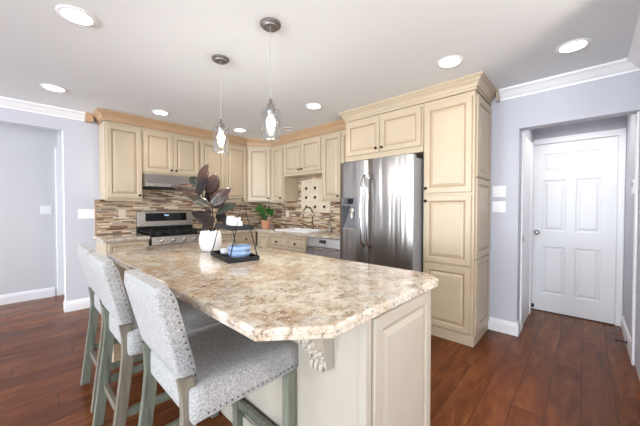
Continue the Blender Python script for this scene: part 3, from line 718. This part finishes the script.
# island granite top
P = [(0.645, 0.545), (1.44, 0.53), (1.50, 0.585), (1.525, 0.66), (1.51, 2.93), (0.68, 2.95), (0.47, 2.70), (0.47, 0.70)]
cx_, cy_ = 1.0, 1.75
def inset(pts, d):
    out = []; n = len(pts)
    for i in range(n):
        p0, p1, p2 = Vector(pts[i-1]), Vector(pts[i]), Vector(pts[(i+1) % n])
        n1 = Vector((-(p1-p0).normalized().y, (p1-p0).normalized().x)); n2 = Vector((-(p2-p1).normalized().y, (p2-p1).normalized().x))
        m = n1+n2; m = m/m.length_squared*2; q = p1+m*d; out.append((q.x, q.y))
    return out
bm = B(); loops = []
for d, z in ((0.010, 0.875), (0.004, 0.877), (0.004, 0.888), (0.007, 0.891), (0.007, 0.894), (0.0, 0.897), (0.0, 0.907), (0.003, 0.913), (0.008, 0.915)):
    loops.append([bm.verts.new((x, y, z)) for x, y in inset(P, d)])
bm.faces.new(loops[0][::-1]); bm.faces.new(loops[-1])
for q in range(len(loops)-1):
    for k in range(len(P)): bm.faces.new((loops[q][k], loops[q][(k+1) % len(P)], loops[q+1][(k+1) % len(P)], loops[q+1][k]))
simple('island_worktop', bm, M['granite'], 'large speckled granite island top with clipped corners', 'worktop')

# ------------------------------------------------------------------ counter stools (local +x faces the island)
def rbox(bm, x0, x1, y0, y1, z0, z1): box(bm, x0, x1, y0, y1, z0, z1)
def make_stool():
    t = thing('counter_stool', '', 'stool', (0, 0, 0), 0, 'upholstered counter stools along the island')
    hw = 0.245
    # seat cushion: slightly domed, front at x=.245, back at -.245
    bm = B(); nx, ny = 10, 10; top = []; 
    def sx(i): return -0.225+0.467*i/nx
    for i in range(nx+1):
        top.append([])
        for j in range(ny+1):
            u, v = i/nx*2-1, j/ny*2-1
            z = 0.652+0.020*(1-u**4)*(1-v**4); top[i].append(bm.verts.new((sx(i), hw*v, z)))
    for i in range(nx):
        for j in range(ny): bm.faces.new((top[i][j], top[i+1][j], top[i+1][j+1], top[i][j+1]))
    edge = [top[i][0] for i in range(nx+1)] + [top[nx][j] for j in range(1, ny+1)] + [top[i][ny] for i in range(nx-1, -1, -1)] + [top[0][j] for j in range(ny-1, 0, -1)]
    prev = edge; n = len(edge)
    for s, z in ((1.012, 0.635), (1.016, 0.60), (1.012, 0.555), (1.0, 0.545)):
        cur = [bm.verts.new((v.co.x*s, v.co.y*s, z)) for v in edge]
        for k in range(n): bm.faces.new((prev[k], prev[(k+1) % n], cur[(k+1) % n], cur[k]))
        prev = cur
    bm.faces.new(prev[::-1])
    seat = obj('seat', bm, M['fabric'], t, smooth=True)
    # back cushion, leaning back from x=-.20 at z=.655 to x=-.31 at z=1.02
    def bx(z): return -0.187-(z-0.64)*0.25
    bm = B(); zb0, zb1, hb, th = 0.668, 1.005, 0.203, 0.066
    nz = 8; rings = []
    for k in range(nz+1):
        z = zb0+(zb1-zb0)*k/nz; x = bx(z); r = 0.02
        e = 0.012 if k in (0, nz) else 0
        pts = []
        y_, t_ = hb-e, th/2-e
        for sx_, sy_, a0 in ((1, 1, 0), (-1, 1, 90), (-1, -1, 180), (1, -1, 270)):
            for q in range(4):
                a = math.radians(a0+q*30); pts.append((x-0.02+sx_*(t_-0.014)+0.014*math.cos(a), sy_*(y_-0.014)+0.014*math.sin(a), z+(0.006 if k == nz else 0)))
        rings.append([bm.verts.new(p) for p in pts])
    nn = len(rings[0])
    for q in range(nz):
        for k in range(nn): bm.faces.new((rings[q][k], rings[q][(k+1) % nn], rings[q+1][(k+1) % nn], rings[q+1][k]))
    bm.faces.new(rings[0][::-1]); bm.faces.new(rings[-1])
    back = obj('backrest', bm, M['fabric'], t, smooth='auto')
    # legs
    lw = 0.045
    def post(pts, w=lw, dpt=lw):
        bm = B(); rr = []
        for x, y, z in pts: rr.append([bm.verts.new((x+a*dpt/2, y+b*w/2, z)) for a, b in ((-1, -1), (1, -1), (1, 1), (-1, 1))])
        bm.faces.new(rr[0][::-1]); bm.faces.new(rr[-1])
        for q in range(len(rr)-1):
            for k in range(4): bm.faces.new((rr[q][k], rr[q][(k+1) % 4], rr[q+1][(k+1) % 4], rr[q+1][k]))
        return bm
    for s in (-1, 1):
        obj('leg', post([(0.215, s*0.218, 0), (0.215, s*0.218, 0.546)]), M['legwood'], t, bevel=0.003)
        lg = obj('leg', post([(-0.285, s*0.2, 0), (-0.256, s*0.2, 0.25), (-0.230, s*0.2, 0.46), (-0.222, s*0.2, 0.56), (-0.224, s*0.2, 0.63), (-0.234, s*0.2, 0.69)], 0.032, 0.05), M['legbrown'] if s < 0 else M['legwood'], t, bevel=0.003)
    def rail(a, b, w, h, m):
        a, b = Vector(a), Vector(b); d = (b-a).normalized(); sd = Vector((-d.y, d.x, 0)); bm = B()
        pts = []
        for z in (-h/2, h/2):
            for p, q in ((a, -1), (b, -1), (b, 1), (a, 1)): pts.append(p+sd*q*w/2+Vector((0, 0, z)))
        hexa(bm, [tuple(p) for p in pts]); obj('stretcher', bm, m, t, bevel=0.002)
    for s in (-1, 1): rail((-0.235, s*0.2, 0.245), (0.20, s*0.22, 0.245), 0.022, 0.04, M['legwood'])
    rail((0.215, -0.2, 0.185), (0.215, 0.2, 0.185), 0.025, 0.045, M['legwood'])
    rail((-0.245, -0.19, 0.215), (-0.245, 0.19, 0.215), 0.022, 0.04, M['legbrown'])
    # nailheads: along the seat sides and front, and up the back's side edges
    bm = B(); ball(bm, (0, 0, 0), 0.0036, 1, 1, 1, 8, 6); nh = None
    spots = []
    for q in range(19):
        x = -0.175+q*0.0225
        for s in (-1, 1): spots.append((seat, (x, s*(hw*1.012+0.001), 0.562)))
    for q in range(19): spots.append((seat, (0.240*1.012+0.001, -0.225+q*0.025, 0.562)))
    for q in range(13):
        z = 0.685+q*0.025
        for s in (-1, 1): spots.append((back, (bx(z)-0.02+0.018, s*(hb+0.0005), z)))
    for par, p in spots:
        if nh is None: nh = obj('nailhead', bm, M['nail'], par, loc=p, smooth=True)
        else:
            o = nh.copy(); C.objects.link(o); o.parent = par; o.location = p
    return t
st = make_stool()
SP = [((0.619, 1.188, 0), 'nearest grey tweed counter stool, whole seat showing at the clipped island corner'),
      ((0.595, 1.86, 0), 'middle grey tweed counter stool, its backrest between the other two stools'),
      ((0.61, 2.42, 0), 'farthest grey tweed counter stool, at the end nearest the grey doorway wall')]
for i, (loc, lab) in enumerate(SP):
    o = st if i == 0 else copy_tree(st)
    o.location = loc; o['label'] = lab

# ------------------------------------------------------------------ pendants
def pendant(loc, ztop, zbot, label):
    t = thing('pendant_light', label, 'pendant lamp', (loc[0], loc[1], CE), 0, 'glass pendant lights over the island')
    bm = B(); lathe(bm, [(0.066, -0.0005), (0.066, -0.010), (0.058, -0.016), (0.05, -0.017), (0.046, -0.026), (0.02, -0.028), (0.012, -0.036)], n=32); obj('canopy', bm, M['pewter'], t, smooth='auto')
    zt, zb = ztop-CE, zbot-CE
    bm = B(); tube(bm, [(0, 0, -0.03), (0, 0, zt+0.07)], 0.0022, 8); obj('cord', bm, M['cord'], t)
    bm = B(); lathe(bm, [(0.005, zt+0.075), (0.010, zt+0.068), (0.012, zt+0.045), (0.024, zt+0.036), (0.027, zt+0.028), (0.028, zt+0.004), (0.03, zt-0.012), (0.022, zt-0.03)], n=20); obj('socket', bm, M['socket'], t, smooth='auto')
    bm = B(); r = 0.060
    lathe(bm, [(0.03, zt), (r, zt), (r, zb), (r-0.003, zb), (r-0.003, zt-0.003), (0.03, zt-0.003)], n=36, cap=False); sh = obj('glass_shade', bm, M['glass'], t, smooth='auto')
    for k in range(3):
        a = 2*PI*k/3+0.5; bm = B(); ball(bm, (0.062*math.cos(a), 0.062*math.sin(a), zt-0.018), 0.005, u=8, v=6); obj('screw', bm, M['pewter'], sh)
    bm = B(); lathe(bm, [(0.012, zt-0.03), (0.016, zt-0.04), (0.026, zt-0.058), (0.030, zt-0.073), (0.027, zt-0.092), (0.018, zt-0.115), (0.010, zt-0.132), (0.002, zt-0.136)], n=20); obj('bulb', bm, M['bulb'], t, smooth=True)
    l = bpy.data.lights.new('bulb_light', 'POINT'); l.energy = 9; l.color = (1, 0.93, 0.82); l.shadow_soft_size = 0.03
    o = bpy.data.objects.new('bulb_light', l); C.objects.link(o); o.parent = t; o.location = (0, 0, zb-0.03)
pendant((1.126, 1.482), 1.892, 1.697, 'nearer clear glass cylinder pendant lamp, hanging from the higher round canopy')
pendant((1.116, 2.109), 1.895, 1.697, 'farther clear glass cylinder pendant lamp, hanging above the potted rubber plant')

# ------------------------------------------------------------------ downlights
DL = [((0.274, 2.286), 'large recessed ceiling light near the top left corner of the photo'),
      ((0.275, 3.819), 'recessed ceiling light above the white crown of the left doorway wall'),
      ((1.24, 3.836), 'recessed ceiling light above the cabinets over the range hood'),
      ((2.331, 3.826), 'recessed ceiling light between the two pendants, near the room corner'),
      ((2.366, 2.301), 'recessed ceiling light right of the nearer pendant, in front of the sink cabinets'),
      ((2.401, 0.809), 'recessed ceiling light in front of the pantry crown'),
      ((2.773, 0.079), 'recessed ceiling light in front of the white door alcove'),
      ((3.86, 0.09), 'added unseen recessed light brightening the white door alcove, behind its header')]  # alcove entry is an added, unseen fixture that brightens the white door
base = None
for (x, y), lab in DL:
    if base is None:
        base = thing('recessed_light', lab, 'ceiling light', (x, y, CE), 0, 'recessed ceiling lights')
        bm = B(); lathe(bm, [(0.098, -0.0005), (0.098, -0.004), (0.092, -0.008), (0.076, -0.007), (0.074, -0.0005)], n=36, cap=False); obj('trim_ring', bm, M['white'], base, smooth='auto')
        bm = B(); lathe(bm, [(0.074, -0.0008), (0.074, -0.004), (0.04, -0.006), (0.002, -0.0065)], n=36); obj('diffuser', bm, M['lamp'], base, smooth='auto')
        l = bpy.data.lights.new('downlight_beam', 'SPOT'); l.energy = 8; l.color = (1, 0.96, 0.90); l.spot_size = math.radians(140); l.spot_blend = 0.8; l.shadow_soft_size = 0.07
        o = bpy.data.objects.new('downlight_beam', l); C.objects.link(o); o.parent = base; o.location = (0, 0, -0.03)
        t = base
    else:
        t = copy_tree(base)
    t.location = (x, y, CE); t['label'] = lab
    if x > 3.5:
        for ch in t.children:
            if ch.type == 'LIGHT': ch.data = ch.data.copy(); ch.data.energy = 20
t = thing('ceiling_speaker', 'flat white round ceiling grille, unlit, near the sink cabinets', 'ceiling grille', (2.80, 3.243, CE))
bm = B(); lathe(bm, [(0.10, -0.0005), (0.10, -0.006), (0.09, -0.008), (0.085, -0.004), (0.002, -0.004)], n=32); obj('grille', bm, M['sky_grey'], t, smooth='auto')

# added fill lamp, unseen right of the camera, to brighten ceiling and walls
t = thing('added_fill_lamp', 'added fill lamp out of view by the side wall, glowing globe on a black pole', 'added fill lamp', (1.35, -0.85, 0))
bm = B(); lathe(bm, [(0.14, 0), (0.14, 0.012), (0.02, 0.025), (0.012, 0.04)], n=28); obj('base', bm, M['frame'], t, smooth='auto')
bm = B(); tube(bm, [(0, 0, 0.03), (0, 0, 1.52)], 0.010, 10); obj('pole', bm, M['frame'], t)
bm = B(); ball(bm, (0, 0, 1.64), 0.12, u=24, v=16); obj('globe', bm, emis('fill_lamp_glow', (255, 244, 228), 92), t, smooth=True)
# ------------------------------------------------------------------ switches and small wall things
def plate(name, label, cat, loc, rot, w, h, gangs, rocker=True, mat='plate', group=None):
    t = thing(name, label, cat, loc, rot, group)
    bm = B(); box(bm, -w/2, w/2, -0.006, -0.0005, -h/2, h/2); obj('plate', bm, M[mat], t, bevel=0.002)
    for k in range(gangs):
        c = (k-(gangs-1)/2)*0.046; bm = B()
        if rocker:
            hexa(bm, [(c-0.017, -0.011, -0.034), (c+0.017, -0.011, -0.034), (c+0.017, -0.006, -0.034), (c-0.017, -0.006, -0.034), (c-0.017, -0.0075, 0.034), (c+0.017, -0.0075, 0.034), (c+0.017, -0.006, 0.034), (c-0.017, -0.006, 0.034)])
            obj('rocker', bm, M[mat], t, bevel=0.001)
        else:
            for z in (-0.02, 0.02): 
                bm2 = B(); box(bm2, c-0.016, c+0.016, -0.008, -0.006, z-0.014, z+0.014); obj('socket', bm2, M[mat], t, bevel=0.001)
            bm.free()
plate('light_switch', 'wide white three-gang switch plate on the grey wall left of the cabinets', 'switch', (0.61, YW, 1.19), 0, 0.165, 0.118, 3)
plate('light_switch', 'white two-gang switch plate on the hall wall seen through the doorway', 'switch', (0.295, 5.55, 1.235), 0, 0.118, 0.118, 2)
plate('light_switch', 'upper white switch plate on the blue-grey wall beside the pantry', 'switch', (XW, 0.642, 1.433), R90, 0.118, 0.112, 2, group='stacked switch plates by the pantry')
plate('light_switch', 'lower white switch plate on the blue-grey wall beside the pantry', 'switch', (XW, 0.642, 1.275), R90, 0.118, 0.112, 2, group='stacked switch plates by the pantry')
plate('wall_outlet', 'ivory outlet plate on the mosaic between the end cabinet and the range', 'outlet', (0.985, YW-0.011, 1.18), 0, 0.08, 0.122, 1, False, 'tanplate')
plate('wall_outlet', 'ivory outlet plate on the mosaic beside the terracotta potted plant', 'outlet', (XW-0.011, 3.93, 1.16), R90, 0.08, 0.122, 1, False, 'tanplate')
t = thing('thermostat', 'small white thermostat on the side wall at the right edge', 'thermostat', (3.492, YS, 1.44), PI)
bm = B(); box(bm, -0.05, 0.05, -0.025, -0.0005, -0.06, 0.06); obj('housing', bm, M['plate'], t, bevel=0.005)
bm = B(); box(bm, -0.03, 0.03, -0.027, -0.025, 0.0, 0.04); obj('screen', bm, M['dispenser'], t)
t = thing('door_stop', 'small dark spring door stop on the white baseboard at the right', 'door stop', (3.74, YS+0.0165, 0.055))
bm = B(); lathe(bm, [(0.014, 0), (0.014, 0.004), (0.007, 0.008)], axis='y', n=12); pts = [(0.006*math.cos(q*0.9), 0.006+q*0.0011, 0.006*math.sin(q*0.9)) for q in range(50)]; tube(bm, pts, 0.0016, 6); obj('spring', bm, M['bronze'], t)
bm = B(); lathe(bm, [(0.006, 0.058), (0.009, 0.06), (0.009, 0.074), (0.005, 0.077)], axis='y', n=12); obj('tip', bm, M['rubber'], t)

# ------------------------------------------------------------------ plants
RV = Vector((math.cos(math.radians(47)), -math.sin(math.radians(47)), 0))   # across the room
FV = Vector((math.sin(math.radians(47)), math.cos(math.radians(47)), 0))
def leaf_mesh(bm, base, tip, width, face, curl=0.15, fold=0.25, n=9):
    base, tip = Vector(base), Vector(tip); d = tip-base; L = d.length; dn = d.normalized()
    face = Vector(face); face = (face-dn*face.dot(dn)).normalized(); sd = dn.cross(face).normalized()
    rows = []
    for k in range(n+1):
        u = k/n; w = width/2*(math.sin(PI*min(1, u**0.85))**0.75 if 0 < u < 1 else 0.02)
        c = base+d*u-face*(curl*L*(u*u-0.25*u)*0.6)
        rows.append([bm.verts.new(c+sd*w*s+face*(abs(s)*w*fold-0.15*w*fold*(s*s))) for s in (-1, -0.5, 0, 0.5, 1)])
    for k in range(n):
        for j in range(4): bm.faces.new((rows[k][j], rows[k][j+1], rows[k+1][j+1], rows[k+1][j]))
def leafobj(name, bm, m, par):
    o = obj(name, bm, m, par, smooth=True); s = o.modifiers.new('solid', 'SOLIDIFY'); s.thickness = 0.0015; return o
PX, PY = 1.08, 2.225
t = thing('rubber_plant', 'variegated dark burgundy rubber plant in a round white pot on the island', 'potted plant', (PX, PY, 0.9155))
bm = B(); lathe(bm, [(0.058, 0), (0.074, 0.012), (0.086, 0.055), (0.089, 0.09), (0.084, 0.13), (0.076, 0.152), (0.076, 0.165), (0.071, 0.165), (0.070, 0.14), (0.002, 0.135)], n=36); obj('pot', bm, M['porcelain'], t, smooth=True)
bm = B(); lathe(bm, [(0.069, 0.1405), (0.05, 0.148), (0.002, 0.152)], n=24); obj('soil', bm, M['soil'], t, smooth=True)
mpp = 0.0082
def pp(px, py, dep=0.0):
    return RV*((px-210)*mpp) + FV*dep + Vector((0, 0, (254.5-py)*mpp*1.0))
stems = [[(210, 236, 0), (207, 222, 0.01), (203, 205, 0.02), (200, 192, 0.02), (199, 186, 0.02)], [(211, 236, 0), (213, 222, -0.01), (212, 210, -0.01), (210, 198, 0.0)], [(212, 236, 0.01), (217, 224, 0.02), (217, 216, 0.02)]]
for q in stems:
    bm = B(); tube(bm, [pp(*p) for p in q], 0.0055, 8); obj('stem', bm, M['leafred'], t, smooth=True)
LV = [((199, 188, .02), (206.5, 167, .03), 7.5, 'leafred', (0.3, -1, 0.1)), ((198, 189, .03), (186, 180, .06), 7, 'leafgrey', (0, -1, 0.5)),
      ((199, 196, 0), (175, 190, -.02), 9.5, 'leaf', (0.1, -0.8, 0.7)), ((199, 201, -.03), (209, 181, -.05), 9, 'leafdark', (-0.5, -1, 0.2)),
      ((207, 198, .02), (215.5, 177, .02), 11, 'leafred', (0.5, -1, 0.1)), ((211, 209, -.02), (232, 192, -.03), 11, 'leaf', (0.3, -1, 0.6)),
      ((215, 217, .02), (234, 208, .0), 10.5, 'leafgrey', (0.2, -0.8, 0.9)), ((211, 210, -.03), (190, 198, -.06), 7.5, 'leaf', (-0.2, -0.9, 0.7)),
      ((214, 226, -.03), (194.5, 215, -.06), 9.5, 'leafdark', (0.1, -1, 0.5)), ((210, 206, .03), (203, 192, .08), 8, 'leafdark', (-0.2, -1, 0.4)),
      ((213, 212, .0), (222, 200, .06), 8, 'leafred', (0.4, -1, 0.3)), ((216, 222, -.04), (206, 231, -.09), 8, 'leafdark', (0.0, -1, 0.7)),
      ((214, 218, .03), (226, 226, .05), 8, 'leafdark', (0.2, -1, 0.6)), ((209, 214, .04), (199, 226, .09), 8, 'leafred', (0, -1, 0.6))]
for b_, t_, w_, m_, f_ in LV:
    bm = B(); fc = RV*f_[0] + FV*f_[1] + Vector((0, 0, f_[2])); leaf_mesh(bm, pp(*b_), pp(*t_), w_*1.3*mpp, fc); leafobj('leaf', bm, M[m_], t)

t = thing('potted_plant', 'small bright green leafy plant in a terracotta pot on the corner worktop', 'potted plant', (2.985, 4.075, 0.9155))
bm = B(); lathe(bm, [(0.062, 0), (0.08, 0.10), (0.087, 0.10), (0.089, 0.13), (0.080, 0.13), (0.076, 0.11), (0.002, 0.11)], n=28); obj('pot', bm, M['terracotta'], t, smooth='auto')
bm = B(); lathe(bm, [(0.063, 0.1105), (0.002, 0.118)], n=20); obj('soil', bm, M['soil'], t)
rnd = random.Random(7)
for k in range(22):
    a = rnd.uniform(0, 2*PI); r = rnd.uniform(0.09, 0.21); h = rnd.uniform(0.14, 0.37); m = rnd.uniform(0.06, 0.10)
    b = Vector((math.cos(a)*r*0.45, math.sin(a)*r*0.45, h)); tp = Vector((math.cos(a)*r*1.0, math.sin(a)*r*1.0, h-rnd.uniform(-0.02, 0.10)))
    bm = B(); tube(bm, [(math.cos(a)*0.01, math.sin(a)*0.01, 0.11), tuple(b*0.6+Vector((0, 0, 0.4*h*0.6))), tuple(b)], 0.0025, 6); s = obj('stem', bm, M['green'], t)
    bm = B(); leaf_mesh(bm, b, tp, m*1.9, Vector((math.cos(a)*0.6, math.sin(a)*0.6, 0.8))-FV*0.8); leafobj('leaf', bm, M['green'], t)
bm = B(); lathe(bm, [(0.035, 0), (0.06, 0.02), (0.075, 0.05), (0.071, 0.05), (0.056, 0.024), (0.002, 0.01)], n=24)
simple('wooden_bowl', bm, M['bowlwood'], 'small light wooden bowl beside the terracotta pot on the corner worktop', 'bowl', loc=(2.74, 4.28, 0.9155), smooth=True)

# ------------------------------------------------------------------ two tier stand with crockery
t = thing('tiered_tray', 'black metal two-tier tray stand on the island holding blue bowls', 'tray stand', (1.052, 1.818, 0.9155), math.radians(-11))
def tray(hx, hy, z0):
    bm = B(); box(bm, -hx, hx, -hy, hy, z0, z0+0.006)
    for a in ((-hx, hx, -hy, -hy+0.006), (-hx, hx, hy-0.006, hy), (-hx, -hx+0.006, -hy+0.006, hy-0.006), (hx-0.006, hx, -hy+0.006, hy-0.006)): box(bm, *a, z0+0.006, z0+0.03)
    return bm
obj('lower_tray', tray(0.105, 0.205, 0.0), M['frame'], t)
obj('upper_tray', tray(0.075, 0.185, 0.205), M['frame'], t)
AZ = 0.415
for s in (-1, 1):
    bm = B(); tube(bm, [(-0.098, s*0.197, 0.006), (0, s*0.180, AZ), (0.098, s*0.197, 0.006)], 0.0042, 8); obj('frame_rod', bm, M['frame'], t)
bm = B(); tube(bm, [(0, -0.180, AZ), (0, 0.180, AZ)], 0.0042, 8); obj('top_bar', bm, M['frame'], t)
def bowl(loc, label, R=0.076, h=0.052):
    bm = B(); lathe(bm, [(R*0.55, 0), (R*0.62, 0.004), (R*0.86, 0.016), (R*0.97, 0.034), (R, h), (R-0.005, h), (R*0.92, 0.034), (R*0.8, 0.02), (0.002, 0.0135)], n=36)
    return simple('bowl', bm, M['blue'], label, 'bowl', 'blue bowls on the lower tray', loc=loc, smooth=True)
bowl((1.045, 1.73, 0.922), 'lower of the two stacked light blue bowls on the lower tray')
bowl((1.045, 1.73, 0.9565), 'upper of the two stacked light blue bowls on the lower tray', 0.0775)
t = thing('cup', 'small white cup on the lower tray left of the blue bowls', 'cup', (1.05, 1.93, 0.9216))
bm = B(); lathe(bm, [(0.022, 0), (0.034, 0.012), (0.038, 0.045), (0.035, 0.045), (0.031, 0.014), (0.002, 0.008)], n=24); obj('body', bm, M['porcelain'], t, smooth=True)
bm = B(); tube(bm, [(0.0, 0.036+0.014*math.sin(a)*1.2, 0.024+0.014*math.cos(a)) for a in [PI*q/8 for q in range(9)]], 0.004, 8); obj('handle', bm, M['porcelain'], t, smooth=True)
t = thing('butter_dish', 'white lidded dish lying on the upper tray', 'dish', (1.075, 1.87, 1.127), math.radians(-11))
bm = B(); box(bm, -0.04, 0.04, -0.075, 0.075, 0, 0.012); obj('base', bm, M['porcelain'], t, bevel=0.004)
bm = B(); hexa(bm, [(-0.032, -0.065, 0.0125), (0.032, -0.065, 0.0125), (0.032, 0.065, 0.0125), (-0.032, 0.065, 0.0125), (-0.026, -0.055, 0.06), (0.026, -0.055, 0.06), (0.026, 0.055, 0.08), (-0.026, 0.055, 0.08)]); ld_ = obj('lid', bm, M['porcelain'], t, bevel=0.008, bseg=3, smooth='auto')
t = thing('salt_shaker', 'small white shaker with a round knob on the upper tray right of the white dish', 'shaker', (1.045, 1.735, 1.127))
bm = B(); lathe(bm, [(0.022, 0), (0.026, 0.012), (0.024, 0.04), (0.014, 0.052)], n=20); obj('body', bm, M['porcelain'], t, smooth=True)
bm = B(); lathe(bm, [(0.012, 0.0515), (0.009, 0.058), (0.013, 0.066), (0.008, 0.076), (0.002, 0.077)], n=16); obj('knob', bm, M['porcelain'], t, smooth=True)
